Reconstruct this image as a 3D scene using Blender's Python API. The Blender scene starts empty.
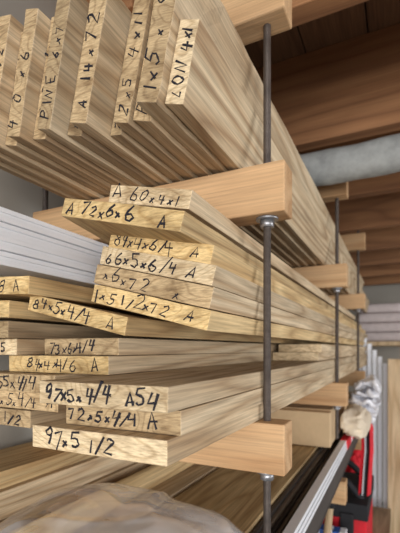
import bpy, bmesh, math, random
from mathutils import Vector, Matrix, noise
random.seed(7)
scene=bpy.context.scene
COL=scene.collection
scene.view_settings.view_transform='Standard'

def lin(c):
    r=[]
    for v in c:
        v/=255.0
        r.append(v/12.92 if v<=0.04045 else ((v+0.055)/1.055)**2.4)
    return (r[0],r[1],r[2],1.0)

# ---------------------------------------------------------------- materials
def newmat(name):
    m=bpy.data.materials.new(name); m.use_nodes=True
    nt=m.node_tree
    return m,nt,nt.nodes['Principled BSDF']

def N(nt,t,**k):
    n=nt.nodes.new(t)
    for a,b in k.items(): setattr(n,a,b)
    return n

def ramp(nt,fac,stops):
    r=N(nt,'ShaderNodeValToRGB')
    els=r.color_ramp.elements
    els[0].position=stops[0][0]; els[0].color=stops[0][1]
    els[1].position=stops[-1][0]; els[1].color=stops[-1][1]
    for p,c in stops[1:-1]:
        e=els.new(p); e.color=c
    nt.links.new(fac,r.inputs['Fac'])
    return r.outputs['Color']

def coords(nt,scale,rnd=True,rot=(0,0,0)):
    tc=N(nt,'ShaderNodeTexCoord'); mp=N(nt,'ShaderNodeMapping')
    mp.inputs['Scale'].default_value=scale
    mp.inputs['Rotation'].default_value=rot
    nt.links.new(tc.outputs['Object'],mp.inputs['Vector'])
    if not rnd: return mp.outputs[0]
    oi=N(nt,'ShaderNodeObjectInfo')
    mu=N(nt,'ShaderNodeMath',operation='MULTIPLY'); mu.inputs[1].default_value=83.0
    nt.links.new(oi.outputs['Random'],mu.inputs[0])
    va=N(nt,'ShaderNodeVectorMath',operation='ADD')
    nt.links.new(mp.outputs[0],va.inputs[0]); nt.links.new(mu.outputs[0],va.inputs[1])
    return va.outputs[0]

def noise_n(nt,vec,scale=1.0,detail=3,rough=0.55,dist=0.0):
    n=N(nt,'ShaderNodeTexNoise')
    n.inputs['Scale'].default_value=scale; n.inputs['Detail'].default_value=detail
    n.inputs['Roughness'].default_value=rough; n.inputs['Distortion'].default_value=dist
    nt.links.new(vec,n.inputs['Vector'])
    return n.outputs['Fac']

def mixc(nt,fac,a,b,mode='MIX'):
    m=N(nt,'ShaderNodeMix',data_type='RGBA',blend_type=mode)
    if isinstance(fac,float): m.inputs[0].default_value=fac
    else: nt.links.new(fac,m.inputs[0])
    for s,i in ((a,6),(b,7)):
        if isinstance(s,tuple): m.inputs[i].default_value=s
        else: nt.links.new(s,m.inputs[i])
    return m.outputs[2]

def mth(nt,op,a,b=None):
    m=N(nt,'ShaderNodeMath',operation=op)
    for s,i in ((a,0),(b,1)):
        if s is None: continue
        if isinstance(s,(int,float)): m.inputs[i].default_value=s
        else: nt.links.new(s,m.inputs[i])
    return m.outputs[0]

def wood_mat(name,c_lo,c_hi,axis='Y',rings=9.0,gs=14.0,rand=0.3,contrast=0.75,fib=0.62):
    m,nt,b=newmat(name)
    def sc(a,l):
        return {'Y':(a,l,a),'X':(l,a,a),'Z':(a,a,l)}[axis]
    v=coords(nt,sc(gs,gs*0.09))
    n1=noise_n(nt,v,1.0,1.5,0.4,0.3)
    f=mth(nt,'MULTIPLY',n1,rings)
    f=mth(nt,'PINGPONG',f,0.5)
    f=mth(nt,'MULTIPLY',f,2.0)
    c=ramp(nt,f,[(0.0,lin(c_lo)),(0.35,lin([c_lo[i]*0.4+c_hi[i]*0.6 for i in range(3)])),(1.0,lin(c_hi))])
    c=mixc(nt,1.0-contrast,c,lin(c_hi))
    v2=coords(nt,sc(420.0,9.0))
    n2=noise_n(nt,v2,1.0,3,0.6)
    g=ramp(nt,n2,[(0.3,(fib,fib,fib,1)),(0.65,(1.08,1.07,1.06,1))])
    c=mixc(nt,1.0,c,g,'MULTIPLY')
    v3=coords(nt,sc(9.0,2.5))
    n3=noise_n(nt,v3,1.0,4,0.6)
    g=ramp(nt,n3,[(0.3,(0.76,0.71,0.66,1)),(0.6,(1,1,1,1))])
    c=mixc(nt,0.8,c,g,'MULTIPLY')
    oi=N(nt,'ShaderNodeObjectInfo')
    hv=N(nt,'ShaderNodeHueSaturation')
    val=mth(nt,'ADD',mth(nt,'MULTIPLY',oi.outputs['Random'],rand),1.0-rand*0.6)
    nt.links.new(val,hv.inputs['Value'])
    nt.links.new(c,hv.inputs['Color'])
    nt.links.new(hv.outputs[0],b.inputs['Base Color'])
    b.inputs['Roughness'].default_value=0.75
    bp=N(nt,'ShaderNodeBump'); bp.inputs['Strength'].default_value=0.35; bp.inputs['Distance'].default_value=0.0012
    nt.links.new(n2,bp.inputs['Height']); nt.links.new(bp.outputs[0],b.inputs['Normal'])
    return m

def end_mat(name,c_lo,c_hi,rand=0.25):
    m,nt,b=newmat(name)
    v=coords(nt,(16,0.1,30))
    n1=noise_n(nt,v,1.0,1.0,0.4,0.3)
    f=mth(nt,'MULTIPLY',mth(nt,'PINGPONG',mth(nt,'MULTIPLY',n1,12.0),0.5),2.0)
    c=ramp(nt,f,[(0.0,lin(c_lo)),(0.4,lin(c_hi)),(1.0,lin(c_hi))])
    c=mixc(nt,0.4,c,lin(c_hi))
    v2=coords(nt,(110,1,700),rot=(0,0.9,0))
    n2=noise_n(nt,v2,1.0,3,0.6)
    g=ramp(nt,n2,[(0.32,(0.60,0.57,0.54,1)),(0.62,(1.08,1.07,1.05,1))])
    c=mixc(nt,0.85,c,g,'MULTIPLY')
    v3=coords(nt,(26,1,50))
    n3=noise_n(nt,v3,1.0,4,0.55)
    g=ramp(nt,n3,[(0.3,(0.56,0.50,0.43,1)),(0.52,(1,1,1,1)),(0.75,(1.1,1.08,1.05,1))])
    c=mixc(nt,0.9,c,g,'MULTIPLY')
    oi=N(nt,'ShaderNodeObjectInfo')
    hv=N(nt,'ShaderNodeHueSaturation')
    val=mth(nt,'ADD',mth(nt,'MULTIPLY',oi.outputs['Random'],rand),1.0-rand*0.6)
    nt.links.new(val,hv.inputs['Value']); nt.links.new(c,hv.inputs['Color'])
    nt.links.new(hv.outputs[0],b.inputs['Base Color'])
    b.inputs['Roughness'].default_value=0.85
    bp=N(nt,'ShaderNodeBump'); bp.inputs['Strength'].default_value=0.6; bp.inputs['Distance'].default_value=0.0015
    nt.links.new(n2,bp.inputs['Height']); nt.links.new(bp.outputs[0],b.inputs['Normal'])
    return m

def plain(name,c,rough=0.6,metal=0.0,var=0.15,sc=12.0,bump=0.0,trans=0.0,alpha=1.0):
    m,nt,b=newmat(name)
    v=coords(nt,(sc,sc,sc),rnd=False)
    n=noise_n(nt,v,1.0,5,0.6)
    cc=mixc(nt,n,lin([x*(1-var) for x in c]),lin([min(255,x*(1+var)) for x in c]))
    nt.links.new(cc,b.inputs['Base Color'])
    b.inputs['Roughness'].default_value=rough; b.inputs['Metallic'].default_value=metal
    b.inputs['Transmission Weight'].default_value=trans
    b.inputs['Alpha'].default_value=alpha
    if bump:
        bp=N(nt,'ShaderNodeBump'); bp.inputs['Strength'].default_value=bump; bp.inputs['Distance'].default_value=0.003
        nt.links.new(n,bp.inputs['Height']); nt.links.new(bp.outputs[0],b.inputs['Normal'])
    return m

W_PINE =wood_mat('pine_long',(170,138,100),(230,209,175))
W_YEL  =wood_mat('yellow_pine_long',(172,136,88),(228,200,150),rings=12)
W_GREY =wood_mat('weathered_long',(140,114,84),(196,172,138),rings=8)
W_BIG  =wood_mat('cathedral_pine',(166,134,98),(226,206,172),rings=26,gs=6.0,contrast=0.9,rand=0.05)
E_PINE =end_mat('pine_end',(184,154,112),(236,214,176))
E_YEL  =end_mat('yellow_end',(188,150,92),(232,202,146))
E_BRN  =end_mat('brown_end',(142,114,80),(204,178,138),rand=.4)
W_BRKT =wood_mat('bracket_wood',(182,138,94),(216,178,134),axis='X',rings=5,rand=0.1,fib=.8)
W_JOIST=wood_mat('joist_wood',(124,82,52),(170,122,82),axis='X',rings=4,rand=0.25,fib=.8)
W_SUB  =wood_mat('subfloor_wood',(98,68,46),(132,96,66),axis='Y',rings=4,rand=0.1)
W_VERT =wood_mat('vertical_wood',(190,156,114),(230,204,166),axis='Z',rings=7)
INK    =plain('marker_ink',(24,22,32),0.8,var=0.3,sc=200)
WHITE  =plain('white_vinyl',(244,246,252),0.4,var=0.02)
WALL   =plain('wall_paint',(164,158,148),0.9,var=0.06,sc=3)
CONC   =plain('concrete',(120,116,110),0.9,var=0.15,sc=5,bump=0.3)
PIPE   =plain('duct_wrap',(150,152,150),0.7,metal=0.0,var=0.28,sc=34,bump=0.6)
CARD   =plain('cardboard',(204,176,138),0.85,var=0.12,sc=18,bump=0.2)
PAPER  =plain('kraft_paper',(222,206,182),0.85,var=0.1,sc=25,bump=0.3)
DARKSH =plain('dark_sheet',(70,64,60),0.6,var=0.25,sc=10)
LIGHTSH=plain('light_sheet',(146,132,116),0.6,var=0.1,sc=10)
RED    =plain('red_fabric',(205,24,40),0.7,var=0.2,sc=30,bump=0.2)
BLACK  =plain('black_fabric',(26,26,30),0.75,var=0.3,sc=30,bump=0.2)
BLUE   =plain('blue_plastic',(50,90,165),0.5,var=0.15)
PINK   =plain('faded_blanket',(206,194,192),0.95,var=0.1,sc=30,bump=0.3)
BAGW   =plain('white_bag_plastic',(242,242,248),0.3,var=0.03,sc=20,alpha=0.95)

def steel():
    m,nt,b=newmat('threaded_steel')
    v=coords(nt,(1,1,1),rnd=False)
    w=N(nt,'ShaderNodeTexWave',wave_type='BANDS',bands_direction='Z')
    w.inputs['Scale'].default_value=210.0; w.inputs['Distortion'].default_value=0.0
    nt.links.new(v,w.inputs['Vector'])
    n=noise_n(nt,coords(nt,(60,60,60),rnd=False),1.0,4)
    c=mixc(nt,n,lin((72,64,60)),lin((146,134,126)))
    c=mixc(nt,0.5,c,ramp(nt,w.outputs['Fac'],[(0.1,(0.25,0.25,0.25,1)),(0.8,(1,1,1,1))]),'MULTIPLY')
    nt.links.new(c,b.inputs['Base Color'])
    b.inputs['Metallic'].default_value=0.5; b.inputs['Roughness'].default_value=0.5
    bp=N(nt,'ShaderNodeBump'); bp.inputs['Strength'].default_value=0.7; bp.inputs['Distance'].default_value=0.001
    nt.links.new(w.outputs['Fac'],bp.inputs['Height']); nt.links.new(bp.outputs[0],b.inputs['Normal'])
    return m
STEEL=steel()
ZINC=plain('zinc',(165,165,168),0.4,metal=0.8,var=0.2,sc=80)

def film():
    m,nt,b=newmat('clear_plastic_film')
    b.inputs['Base Color'].default_value=lin((250,250,253))
    b.inputs['Roughness'].default_value=0.12
    b.inputs['Specular IOR Level'].default_value=1.0
    b.inputs['Coat Weight'].default_value=1.0; b.inputs['Coat Roughness'].default_value=0.05
    vv=coords(nt,(8,12,12),rnd=False)
    n=noise_n(nt,vv,1.0,1,0.5,1.5)
    a=ramp(nt,n,[(0.32,(0.22,0.22,0.22,1)),(0.66,(0.62,0.62,0.62,1))])
    nt.links.new(a,b.inputs['Alpha'])
    return m
FILM=film()

# ---------------------------------------------------------------- mesh helpers
def mkobj(name,bm,mats,bevel=0.0,smooth=False):
    me=bpy.data.meshes.new(name); bm.normal_update(); bm.to_mesh(me); bm.free()
    for m in mats: me.materials.append(m)
    o=bpy.data.objects.new(name,me); COL.objects.link(o)
    if smooth:
        for p in me.polygons: p.use_smooth=True
    if bevel:
        md=o.modifiers.new('bev','BEVEL'); md.width=bevel; md.segments=2; md.limit_method='ANGLE'; md.angle_limit=0.8
    return o

def addbox(bm,x0,x1,y0,y1,z0,z1,mi=0,M=None):
    vs=[bm.verts.new(Vector(p)) for p in ((x0,y0,z0),(x1,y0,z0),(x1,y1,z0),(x0,y1,z0),(x0,y0,z1),(x1,y0,z1),(x1,y1,z1),(x0,y1,z1))]
    if M is not None:
        for v in vs: v.co=M@v.co
    for f in ((0,3,2,1),(4,5,6,7),(0,1,5,4),(1,2,6,5),(2,3,7,6),(3,0,4,7)):
        fc=bm.faces.new([vs[i] for i in f]); fc.material_index=mi
    return vs

def box(name,x0,x1,y0,y1,z0,z1,mat,bevel=0.001):
    bm=bmesh.new(); addbox(bm,x0,x1,y0,y1,z0,z1)
    return mkobj(name,bm,[mat],bevel)

def tube(bm,pts,radii,seg=20,mi=0,cap=True):
    rings=[]
    for i,p in enumerate(pts):
        p=Vector(p)
        a=Vector(pts[max(i-1,0)]); b=Vector(pts[min(i+1,len(pts)-1)])
        d=(b-a).normalized()
        up=Vector((0,0,1)) if abs(d.z)<0.9 else Vector((1,0,0))
        u=d.cross(up).normalized(); w=u.cross(d)
        rings.append([bm.verts.new(p+(u*math.cos(2*math.pi*k/seg)+w*math.sin(2*math.pi*k/seg))*radii[i]) for k in range(seg)])
    for a,b in zip(rings,rings[1:]):
        for k in range(seg):
            f=bm.faces.new([a[k],a[(k+1)%seg],b[(k+1)%seg],b[k]]); f.material_index=mi; f.smooth=True
    if cap:
        f=bm.faces.new(list(reversed(rings[0]))); f.material_index=mi
        f=bm.faces.new(rings[-1]); f.material_index=mi

# ---------------------------------------------------------------- handwriting
def arc(cx,cy,rx,ry,a0,a1,n=9):
    return [(cx+rx*math.cos(math.radians(a0+(a1-a0)*i/n)),cy+ry*math.sin(math.radians(a0+(a1-a0)*i/n))) for i in range(n+1)]
G={
'0':[arc(.3,.5,.27,.48,90,460,12)],
'1':[[(.3,0),(.33,1)]],
'2':[arc(.3,.74,.25,.25,160,-30,7)+[(.05,.03),(.62,.0)]],
'3':[arc(.27,.75,.25,.23,140,-80,7),arc(.27,.27,.28,.26,80,-140,7)],
'4':[[(.08,1),(.04,.45),(.62,.48)],[(.45,.95),(.42,-.08)]],
'5':[[(.62,1.0),(.12,.95),(.1,.58)]+arc(.27,.3,.28,.28,80,-140,7)],
'6':[[(.45,1),(.15,.6),(.06,.3)]+arc(.3,.25,.24,.24,180,500,9)],
'7':[[(.03,.92),(.6,.99),(.22,-.05)]],
'8':[arc(.3,.75,.2,.22,-90,270,9),arc(.3,.27,.26,.26,90,450,9)],
'9':[arc(.3,.72,.23,.24,0,360,9)+[(.5,.4),(.4,0)]],
'x':[[(.08,.1),(.5,.68)],[(.08,.66),(.52,.1)]],
'/':[[(.0,-.08),(.58,1.08)]],
'A':[[(.02,0),(.3,1),(.58,0)],[(.08,.34),(.56,.38)]],
'P':[[(.1,0),(.1,1)]+arc(.12,.74,.38,.25,90,-90,6)],
'I':[[(.3,0),(.3,1)]],
'N':[[(.06,0),(.08,1),(.5,.02),(.54,1)]],
'E':[[(.5,1),(.1,.97),(.1,.02),(.52,.03)],[(.1,.5),(.42,.52)]],
'L':[[(.1,1),(.1,.03),(.5,.02)]],
'O':[arc(.3,.5,.27,.48,90,460,12)],
' ':[]}

def handwriting(parent,text,org,ax,up,nrm,h,width,rad=0.00098):
    n=len(text)
    wts=[{'1':.55,'I':.5,'/':.75,'x':.85,' ':.7}.get(c,1.0)*random.uniform(.82,1.18) for c in text]
    tot=sum(wts); x0=0; drift=random.uniform(-.25,.25); rad*=random.uniform(.8,1.2)
    cu=bpy.data.curves.new('marker_text','CURVE'); cu.dimensions='3D'; cu.bevel_depth=rad; cu.bevel_resolution=1; cu.resolution_u=1
    for i,ch in enumerate(text):
        adv=width*wts[i]/tot
        hh=h*random.uniform(.78,1.25)*(.8 if ch in 'x' else 1); off=h*(random.uniform(-.16,.10)+drift*(i/n-.5)); sh=random.uniform(-.08,.38); ww=min(adv*1.4,hh*1.25)
        if ch=='1': ww=hh*.6
        for pl in G[ch]:
            sp=cu.splines.new('POLY'); sp.points.add(len(pl)-1)
            ex=random.uniform(-.06,.06); ey=random.uniform(-.06,.06)
            for k,(x,y) in enumerate(pl):
                x+=random.uniform(-.05,.05)+ex; y+=random.uniform(-.05,.05)+ey
                xx=x if ch!='1' else x-.15
                p=org+ax*(x0+(xx+sh*y)*ww)+up*(y*hh+off)-nrm*0.0003
                sp.points[k].co=(p.x,p.y,p.z,1); sp.points[k].radius=random.uniform(.65,1.35)
        x0+=adv
    cu.materials.append(INK)
    o=bpy.data.objects.new('marker_text',cu); COL.objects.link(o); o.parent=parent
    return o

def board(xr,zb,w,t,y0,L,phi0=0.0,phi1=0.0,mats=(None,None),text=None,upright=False,rough=0.0005,skew=0.0,tpos=0.07,tw=0.86,th=0.62,name='lumber_board',dx=0.0):
    """long board along +Y. pivot = lower right corner; phi in degrees, near->bracket"""
    bm=bmesh.new()
    ys=[0,0.004,0.015,0.03,0.045,0.06,0.08,0.1,0.13,0.16,0.2,0.26,0.34,0.45,0.6,0.8,1.0,1.3,1.6,2.0,2.6]
    ys=[y for y in ys if y<L-0.02]+[L]
    secs=[]
    nu=8 if w>=t else 2; nv=2 if w>=t else 8
    per=[(-w+w*i/nu,0) for i in range(nu)]+[(0,t*i/nv) for i in range(nv)]+[(-w*i/nu,t) for i in range(nu)]+[(-w,t-t*i/nv) for i in range(nv)]
    def phi_at(y):
        f=min(1,max(0,y/max(0.456-y0,0.05))) if y0<0.42 else 1
        return math.radians(phi0+(phi1-phi0)*f)
    sd=random.uniform(0,100)
    for y in ys:
        ph=phi_at(y); c,s=math.cos(ph),math.sin(ph)
        ring=[]
        for (u,v) in per:
            uu,vv=u,v
            j=rough
            nn=noise.noise_vector(Vector((u*60+sd,(y0+y)*30,v*60)))
            uu+=nn.x*j; vv+=abs(nn.z)*j*0.5 if v<t/2 else nn.z*j*.5
            X=xr+uu*c-vv*s+dx*y; Z=zb+uu*s+vv*c
            Y=y0+y+(skew*u if y<0.05 else 0)+(abs(nn.y)*rough*0.8 if y==0 else 0)
            ring.append(bm.verts.new((X,Y,Z)))
        secs.append(ring)
    n=len(per)
    for a,b in zip(secs,secs[1:]):
        for k in range(n):
            f=bm.faces.new([a[k],a[(k+1)%n],b[(k+1)%n],b[k]]); f.material_index=0
    f=bm.faces.new(list(reversed(secs[0]))); f.material_index=1
    f=bm.faces.new(secs[-1]); f.material_index=1
    bmesh.ops.recalc_face_normals(bm,faces=bm.faces)
    o=mkobj(name,bm,[mats[0],mats[1]],0.0009)
    if text:
        ph=math.radians(phi0); c,s=math.cos(ph),math.sin(ph)
        U=Vector((c,skew,s)); V=Vector((-s,0,c)); P=Vector((xr,y0,zb)); nr=Vector((0,-1,0))
        if not upright:
            org=P+U*(-w*(1-tpos))+V*(t*(1-th)*0.5)
            handwriting(o,text,org,U,V,nr,t*th,w*tw)
        else:
            org=P+U*(-w*(1-th)*0.5)+V*(t*tpos)
            handwriting(o,text,org,V,-U,nr,w*th,t*tw)
    return o

# ---------------------------------------------------------------- room
box('wall_left',-0.62,-0.57,-2.5,3.7,-1.25,0.72,WALL,0)
box('wall_back',-0.57,2.6,3.6,3.7,-1.25,0.72,WALL,0)
box('wall_right',2.6,2.7,-2.5,3.7,-1.25,0.72,WALL,0)
box('floor',-0.62,2.7,-2.5,3.7,-1.35,-1.25,CONC,0)
bm=bmesh.new()
x=-0.62
while x<2.68:
    addbox(bm,x,min(x+0.137,2.7),-2.5,3.7,0.72,0.745); x+=0.14
addbox(bm,-0.62,2.7,-2.5,3.7,0.745,0.76)
mkobj('ceiling',bm,[W_SUB],0.001)
for i,yy in enumerate([-1.8,-1.0,-0.2,0.585,0.985,1.385,1.785,2.185,2.585,2.985,3.385]):
    box('ceiling_joist',-0.565,2.595,yy,yy+0.038,0.50,0.7195,W_JOIST,0.002)
box('rack_stringer',-0.36,-0.32,0.44,2.6,0.4605,0.4995,W_JOIST,0.002)
# duct
bm=bmesh.new(); pts=[];rr=[]
k=0;x=-0.5
while x<2.4:
    pts.append((x,0.962,0.424+.004*math.sin(k*.35))); rr.append(0.038+0.001*math.sin(k*1.7)); x+=0.03;k+=1
tube(bm,pts,rr,28)
mkobj('ventilation_duct',bm,[PIPE],smooth=True)

# ---------------------------------------------------------------- rack brackets + rods
RY=[0.456,1.08,1.70]
for y in RY:
    box('rack_crossarm',-0.526,-0.117,y,y+0.038,-0.1475,-0.0875,W_BRKT,0.002)
    box('rack_crossarm',-0.526,-0.117,y,y+0.038,0.160,0.2195,W_BRKT,0.002)
    box('rack_crossarm',-0.526,-0.117,y,y+0.038,0.395,0.46,W_BRKT,0.002)
for y in RY:
    for xx in (-0.1435,-0.518):
        bm=bmesh.new()
        cy=y+0.019
        tube(bm,[(xx,cy,-0.235),(xx,cy,0.475)],[0.0046,0.0046],20,0)
        for zb in (-0.1475,0.160):
            tube(bm,[(xx,cy,zb-0.0028),(xx,cy,zb-0.0002)],[0.0135,0.0135],24,1)
            tube(bm,[(xx,cy,zb-0.0118),(xx,cy,zb-0.003)],[0.0085,0.0085],6,1)
        o=mkobj('threaded_rod',bm,[STEEL,ZINC])

# ---------------------------------------------------------------- upper row: boards standing on edge
PP=(W_PINE,E_PINE); YY=(W_YEL,E_YEL); GG=(W_GREY,E_BRN); BG=(W_BIG,E_PINE); PB=(W_PINE,E_BRN); PY=(W_PINE,E_YEL)
tilt=-13
row=[ # thickness,height,yend,mats,text,rough
 (.0185,.0735,.316,BG,'LON 4x1',.0006),
 (.0210,.140,.303,PB,'1x5 x 95',.0030),
 (.0185,.118,.325,GG,'P 8 1/4',.0028),
 (.0180,.140,.318,GG,'2x5 4x11',.0015),
 (.0165,.098,.332,GG,'78x3 1/4',.001),
 (.0195,.128,.300,PB,'A 14x72',.0009),
 (.0175,.110,.316,GG,'A LON19',.001),
 (.0180,.136,.292,PB,'PINE 6x7',.001),
 (.0190,.124,.304,GG,'41x8 1/4',.001),
 (.0165,.126,.288,PB,'40x6',.001),
 (.0175,.118,.300,GG,'9x7 1/2',.001),
 (.0185,.130,.284,PB,'48x7 1/2',.001),
 (.0175,.140,.292,GG,'60x5',.001),
 (.0175,.120,.30,GG,'72x4',.001),
]
xr=-0.1735
for i,(t,h,ye,mt,tx,rg) in enumerate(row):
    board(xr,0.2203,t,h,ye,random.choice([1.9,2.2,2.35,2.0]),tilt,tilt,mt,tx,True,rough=rg,skew=random.uniform(-.15,.15),tpos=random.uniform(.04,.12),tw=.74 if h>.08 else .86,th=0.56)
    xr-=t/math.cos(math.radians(tilt))+0.0009

# ---------------------------------------------------------------- flat stacks
board(-.152,-.0870,.140,.0195,.253,2.4,0,0,PP,'97x5 1/2',tpos=.1,tw=.55,th=.6)
board(-.149,-.0670,.118,.0195,.268,2.2,0,0,PB,'72x5x4/4 A',tpos=.03,tw=.8,th=.55)
board(-.150,-.0470,.130,.0195,.250,2.4,0,0,PP,'97x5x4/4  A54',tpos=.05,tw=.88,th=.62)
board(-.268,-.0270,.150,.0195,.328,2.3,0,0,PY,'84x4x4/6   A',tpos=.2,tw=.72,th=.6)
board(-.268,-.0070,.110,.0190,.345,2.1,0,0,PB,'73x6x4/4',tpos=.08,tw=.62,th=.6)
board(-.243,.0130,.140,.0190,.322,2.2,-13,-9,YY,'84x5x4/4   A',tpos=.05,tw=.85,th=.6)
board(-.160,-.0270,.105,.0190,.92,1.6,0,0,PP)
board(-.156,-.0078,.100,.0190,.94,1.6,0,0,PP)
board(-.158,.0165,.142,.0195,.333,1.9,-14,-10,YY,'1x5 1/2x72  A',tpos=.03,tw=.88,rough=.0018)
board(-.157,.0372,.142,.0205,.336,1.9,-14,-10,PB,'x6x72   x',tpos=.08,tw=.7)
board(-.156,.0590,.138,.0195,.340,2.1,-14,-10,PP,'66x5x6/4 A',tpos=.05,tw=.82,th=.6)
board(-.160,.0800,.126,.0190,.345,2.0,-14,-9.5,YY,'84x4x6/4   A',tpos=.05,tw=.85,th=.6)
board(-.168,.1005,.142,.0185,.300,1.9,-14,-6,YY,'A 72x6x6   A',tpos=.05,tw=.86,rough=.0016)
board(-.173,.1290,.096,.0180,.326,1.6,-13,-2.5,PP,'A 60x4x1',tpos=.05,tw=.85)
# left stack
board(-.361,-.0870,.140,.0190,.310,2.0,0,0,GG,'x7 1/2',tpos=.5,tw=.4)
board(-.322,-.0672,.140,.0195,.312,2.0,0,0,GG,'x5x4/4 A',tpos=.35,tw=.6,th=.6)
board(-.320,-.0472,.140,.0195,.306,2.1,0,0,PB,'55x4/4',tpos=.35,tw=.45,th=.6)
board(-.395,-.0070,.120,.0190,.320,2.1,0,0,PP,'9x5',tpos=.5,tw=.4)
board(-.390,.0125,.120,.0190,.305,2.1,0,0,GG,'84x6',tpos=.5,tw=.4)
board(-.383,.0345,.130,.0190,.300,2.0,-3,-3,YY,'x6x4/4',tpos=.5,tw=.4)
board(-.352,.0585,.140,.0195,.300,2.0,-3,-3,YY,'6x5x8  A',tpos=.4,tw=.5)

# white vinyl trims: stacked C profiles
bm=bmesh.new()
for i in range(4):
    z0=.0935+i*.0162; xo=-.391-[.003,0,.004,.002][i]
    addbox(bm,-.500,xo,.17,2.4,z0,z0+.0055)
    addbox(bm,-.500,xo-.0015,.17,2.4,z0+.0055,z0+.0100)
    addbox(bm,-.500,xo,.17,2.4,z0+.0100,z0+.0155)
mkobj('vinyl_trim_stack',bm,[WHITE],0.0008)

# ---------------------------------------------------------------- lower level
for y in (0.45,1.08,1.7):
    box('lower_crossarm',-.565,-.12,y,y+.038,-.40,-.34,W_BRKT,.002)
for i in range(3):
    board(-.185-i*.001,-.3395+i*.030,.15,.0290,.05+.02*i,2.4,0,0,(W_YEL,E_PINE))
for i in range(3):
    board(-.345-i*.001,-.3395+i*.030,.15,.0290,.05+.02*i,2.2,0,0,(W_PINE,E_PINE))
board(-.425,-.2490,.11,.04,.02,2.2,0,0,(W_GREY,E_BRN))
board(-.432,-.2085,.11,.034,.02,2.2,0,0,(W_PINE,E_BRN))
board(-.440,-.1740,.10,.022,.02,2.2,0,0,(W_YEL,E_BRN))
bm=bmesh.new()
for i in range(9):
    z0=-.3395+i*.0095
    addbox(bm,-.1835,-.143-.0042*i,.05+.01*(i%3),1.9,z0,z0+.0075,i%2)
mkobj('panel_sheet_stack',bm,[DARKSH,LIGHTSH],.0006)
# white trim lengths bundled on the rack edge, with a red/white label sleeve far down
bm=bmesh.new()
addbox(bm,-.139,-.132,.05,1.95,-.3395,-.336,1)
addbox(bm,-.136,-.133,.05,1.95,-.336,-.276,1)
for k in range(3):
    zt=-.251-k*.0085
    addbox(bm,-.142,-.127+.0012*k,.05+.02*k,1.95-.05*k,zt-.0072,zt,0)
for (a,b,mi) in ((1.16,1.26,2),(1.27,1.29,0),(1.30,1.36,2)):
    addbox(bm,-.1425,-.1235,a,b,-.2765,-.2500,mi)
mkobj('white_corner_trim',bm,[WHITE,DARKSH,RED],.0006)
bm=bmesh.new(); tube(bm,[(-.398,.03,-.230),(-.398,2.1,-.230)],[.018,.018],24)
mkobj('wooden_dowel',bm,[W_YEL])

def crumple(name,c,h,mat,seed=0,sq=3.0,amp=.15,nseg=48,freq=2.5,rot=0.0,octv=4,fold=False):
    bm=bmesh.new(); c=Vector(c)
    rings=[]
    nv=nseg//2
    def se(a,e):
        return math.copysign(abs(a)**(2.0/e),a)
    for j in range(nv+1):
        th=-math.pi/2+math.pi*j/nv
        ring=[]
        for i in range(nseg):
            ph=2*math.pi*i/nseg
            p=Vector((se(math.cos(th),sq)*se(math.cos(ph),sq),se(math.cos(th),sq)*se(math.sin(ph),sq),se(math.sin(th),2.2)))
            q=p*freq+Vector((seed,seed*2,0))
            if fold:
                n=noise.noise(q*.7)*.9+(1-abs(noise.noise(q*1.5+Vector((3,1,7))))*3)*.35
            else:
                n=noise.turbulence(q,octv,True)-0.6
            p2=p*(1+amp*n)
            v=Vector((p2.x*h[0],p2.y*h[1],p2.z*h[2]))
            v=Matrix.Rotation(rot,3,'Z')@v+c
            ring.append(v)
        rings.append(ring)
    bot=bm.verts.new(sum(rings[0],Vector())/nseg); top=bm.verts.new(sum(rings[-1],Vector())/nseg)
    R=[[bm.verts.new(v) for v in r] for r in rings[1:-1]]
    for a,b in zip(R,R[1:]):
        for k in range(nseg):
            bm.faces.new([a[k],a[(k+1)%nseg],b[(k+1)%nseg],b[k]])
    for k in range(nseg):
        bm.faces.new([bot,R[0][(k+1)%nseg],R[0][k]]); bm.faces.new([top,R[-1][k],R[-1][(k+1)%nseg]])
    return mkobj(name,bm,[mat],smooth=True)

# clear bag: pillow-shaped film with creases
def bag():
    bm=bmesh.new(); nx,ny=130,130
    cx,cy=-.288,.325; hx,hy=.148,.175
    def prof(a,b): return max(0,(1-abs(a)**2.6))**.6*max(0,(1-abs(b)**2.6))**.6
    g={}
    def fold(a,b,k,f=1.9):
        d=a*math.cos(k)+b*math.sin(k)
        e=-a*math.sin(k)+b*math.cos(k)
        return (1-min(1,abs(noise.noise(Vector((d*f+k*7,e*.55,k*3))))*5))
    for s in (1,-1):
        for i in range(nx+1):
            for j in range(ny+1):
                a=-1+2*i/nx; b=-1+2*j/ny
                edge=(i in(0,nx) or j in(0,ny))
                if s==-1 and edge: g[(s,i,j)]=g[(1,i,j)]; continue
                p=prof(a,b)
                rd=.005*fold(a,b,.35,1.2)+.004*fold(a,b,1.2,1.6)+.002*fold(a,b,2.2,2.5)+.010*noise.noise(Vector((a*1.2,b*1.2,2)))
                z=(.076*p+rd*(.2+.8*p)) if s==1 else .001
                wob=.014*noise.noise(Vector((a*2,b*2,9)))
                x=cx+a*hx*(1+.07*math.sin(2*b))+wob-.03*b
                y=cy+b*hy*(1+.07*math.sin(2.5*a+1))+wob
                g[(s,i,j)]=bm.verts.new((x,y,min(-.2475+max(z,.001),-.1505)))
    for s in (1,-1):
        for i in range(nx):
            for j in range(ny):
                f=[g[(s,i,j)],g[(s,i+1,j)],g[(s,i+1,j+1)],g[(s,i,j+1)]]
                if s==-1: f.reverse()
                bm.faces.new(f)
    return mkobj('clear_plastic_bag',bm,[FILM],smooth=True)
bag()

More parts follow.
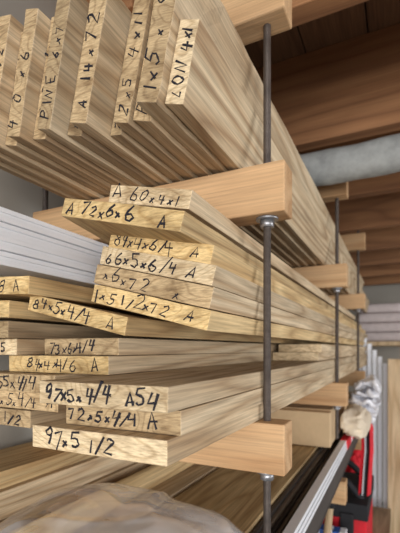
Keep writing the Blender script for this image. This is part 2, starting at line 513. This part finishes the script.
bm=bmesh.new()
addbox(bm,-.306,-.152,1.04,1.075,-.2478,-.160)
addbox(bm,-.300,-.154,1.075,1.5,-.2478,-.157)
mkobj('cardboard_box',bm,[CARD],.002)
crumple('paper_sack',(-.112,1.26,-.212),(.032,.10,.036),PAPER,5,5.0,.28,72,1.3,fold=True)
# crumpled flat plastic sheeting: several folded leaves
bm=bmesh.new()
for q in range(6):
    n=26; g=[[None]*(n+1) for _ in range(n+1)]
    for i in range(n+1):
        for j in range(n+1):
            a=i/n; b=j/n
            yy=1.42+.15*b; xx=-.148+.078*a+.010*noise.noise(Vector((a*2,b*2,q*5)))+.004*q
            zz=-.240+.026*q+.016*math.sin(a*3+q)+.026*abs(noise.noise(Vector((a*2.5,b*2.5,q*3+1))))-.06*max(0,a-.7)*q*.5
            g[i][j]=bm.verts.new((xx,yy+.008*q*noise.noise(Vector((a*3,q,1))),zz))
    for i in range(n):
        for j in range(n): bm.faces.new([g[i][j],g[i+1][j],g[i+1][j+1],g[i][j+1]])
o=mkobj('folded_plastic_sheeting',bm,[BAGW],smooth=True); md=o.modifiers.new('s','SOLIDIFY'); md.thickness=.012

box('lower_shelf',-.565,-.03,1.0,2.15,-.80,-.775,W_GREY,.002)
bm=bmesh.new()
addbox(bm,-.30,-.085,1.30,1.62,-.7745,-.50,0)
addbox(bm,-.305,-.080,1.295,1.625,-.52,-.47,1)
addbox(bm,-.29,-.24,1.285,1.30,-.7745,-.50,1)
addbox(bm,-.16,-.12,1.285,1.30,-.7745,-.50,1)
for yy in (1.36,1.56):
    pts=[(-.27+.17*i/12,yy,-.48+.07*math.sin(math.pi*i/12)) for i in range(13)]
    tube(bm,pts,[.011]*13,10,1)
mkobj('tool_bag',bm,[RED,BLACK],.004)
bm=bmesh.new()
for k,(mi,off) in enumerate(((0,0),(1,.010),(2,.016),(0,.025))):
    wd=[.010,.006,.009,.009][k]
    pts=[(-.120,1.42,-.236),(-.108,1.41,-.262),(-.106,1.39,-.33),(-.110,1.37,-.40),(-.112,1.35,-.46)]
    prev=None
    for p in pts:
        a=bm.verts.new((p[0]+off,p[1],p[2])); b=bm.verts.new((p[0]+off+wd,p[1]+.02,p[2]+.004))
        if prev:
            f=bm.faces.new([prev[0],prev[1],b,a]); f.material_index=mi
        prev=(a,b)
o=mkobj('ratchet_strap',bm,[RED,WHITE,BLACK]); md=o.modifiers.new('s','SOLIDIFY'); md.thickness=.002
crumple('red_jacket',(-.19,1.9,-.60),(.07,.10,.165),RED,2,2.4,.3,72,1.6,fold=True)
bm=bmesh.new(); tube(bm,[(-.20,1.14,-.774),(-.17,1.16,-.44)],[.012,.010],14,0); tube(bm,[(-.17,1.16,-.44),(-.168,1.161,-.415)],[.014,.014],14,1)
mkobj('hammer_handle',bm,[W_VERT,BLACK])
bm=bmesh.new()
for k in range(6):
    addbox(bm,-.24+k*.018,-.2225+k*.018,1.19,1.23,-.7745,-.52,k%2)
mkobj('striped_bucket_liner',bm,[BLUE,WHITE],.002)

def lean(name,x0,x1,y,zt,mat,t=.02):
    bm=bmesh.new(); addbox(bm,x0,x1,y,y+t,-1.2495,zt)
    return mkobj(name,bm,[mat],.001)
lean('upright_plank',-.045,.06,2.2,-.05,W_VERT)
lean('upright_plank',.01,.09,2.26,.02,W_VERT)
bm=bmesh.new()
for i in range(6):
    addbox(bm,-.20+i*.026,-.180+i*.026,2.38-.012*i,2.39-.012*i,-1.2495,.10-.035*i)
    addbox(bm,-.20+i*.026,-.197+i*.026,2.365-.012*i,2.379-.012*i,-1.2495,.10-.035*i)
mkobj('white_trim_bundle',bm,[WHITE],.001)
# folded blankets on a back shelf
bm=bmesh.new()
for k in range(4):
    addbox(bm,-.26+.01*k,.06-.012*k,2.70+.01*(k%2),3.2,.0455+k*.06,.0455+k*.06+.058)
mkobj('folded_blanket_pile',bm,[PINK],.022)
box('storage_shelf',-.565,.10,2.62,3.55,.02,.045,W_VERT,.002)

# ---------------------------------------------------------------- lights
def area(name,loc,target,size,sy,power,col):
    l=bpy.data.lights.new(name,'AREA'); l.shape='RECTANGLE'; l.size=size; l.size_y=sy; l.energy=power; l.color=col
    o=bpy.data.objects.new(name,l); COL.objects.link(o); o.location=loc
    o.rotation_euler=(Vector(target)-Vector(loc)).to_track_quat('-Z','Y').to_euler()
area('garage_door_daylight',(0.8,-1.9,0.0),(-.25,.5,-.05),2.4,1.2,74,(1.0,.995,.985))
area('side_window_daylight',(2.4,1.4,0.0),(-.2,1.2,.2),1.8,1.0,36,(.96,.98,1.0))
w=bpy.data.worlds.new('world'); scene.world=w; w.use_nodes=True
w.node_tree.nodes['Background'].inputs[0].default_value=(.85,.92,1,1)
w.node_tree.nodes['Background'].inputs[1].default_value=0.6

# ---------------------------------------------------------------- camera
cam=bpy.data.cameras.new('camera'); co=bpy.data.objects.new('camera',cam); COL.objects.link(co)
cam.sensor_width=36; cam.sensor_fit='AUTO'; cam.lens=400/533*36
cam.shift_y=82.5/533; cam.clip_start=0.01
cam.dof.use_dof=True; cam.dof.focus_distance=0.38; cam.dof.aperture_fstop=9.0
co.location=(0,0,0); co.rotation_euler=(math.pi/2,0,math.atan(198/400))
scene.camera=co
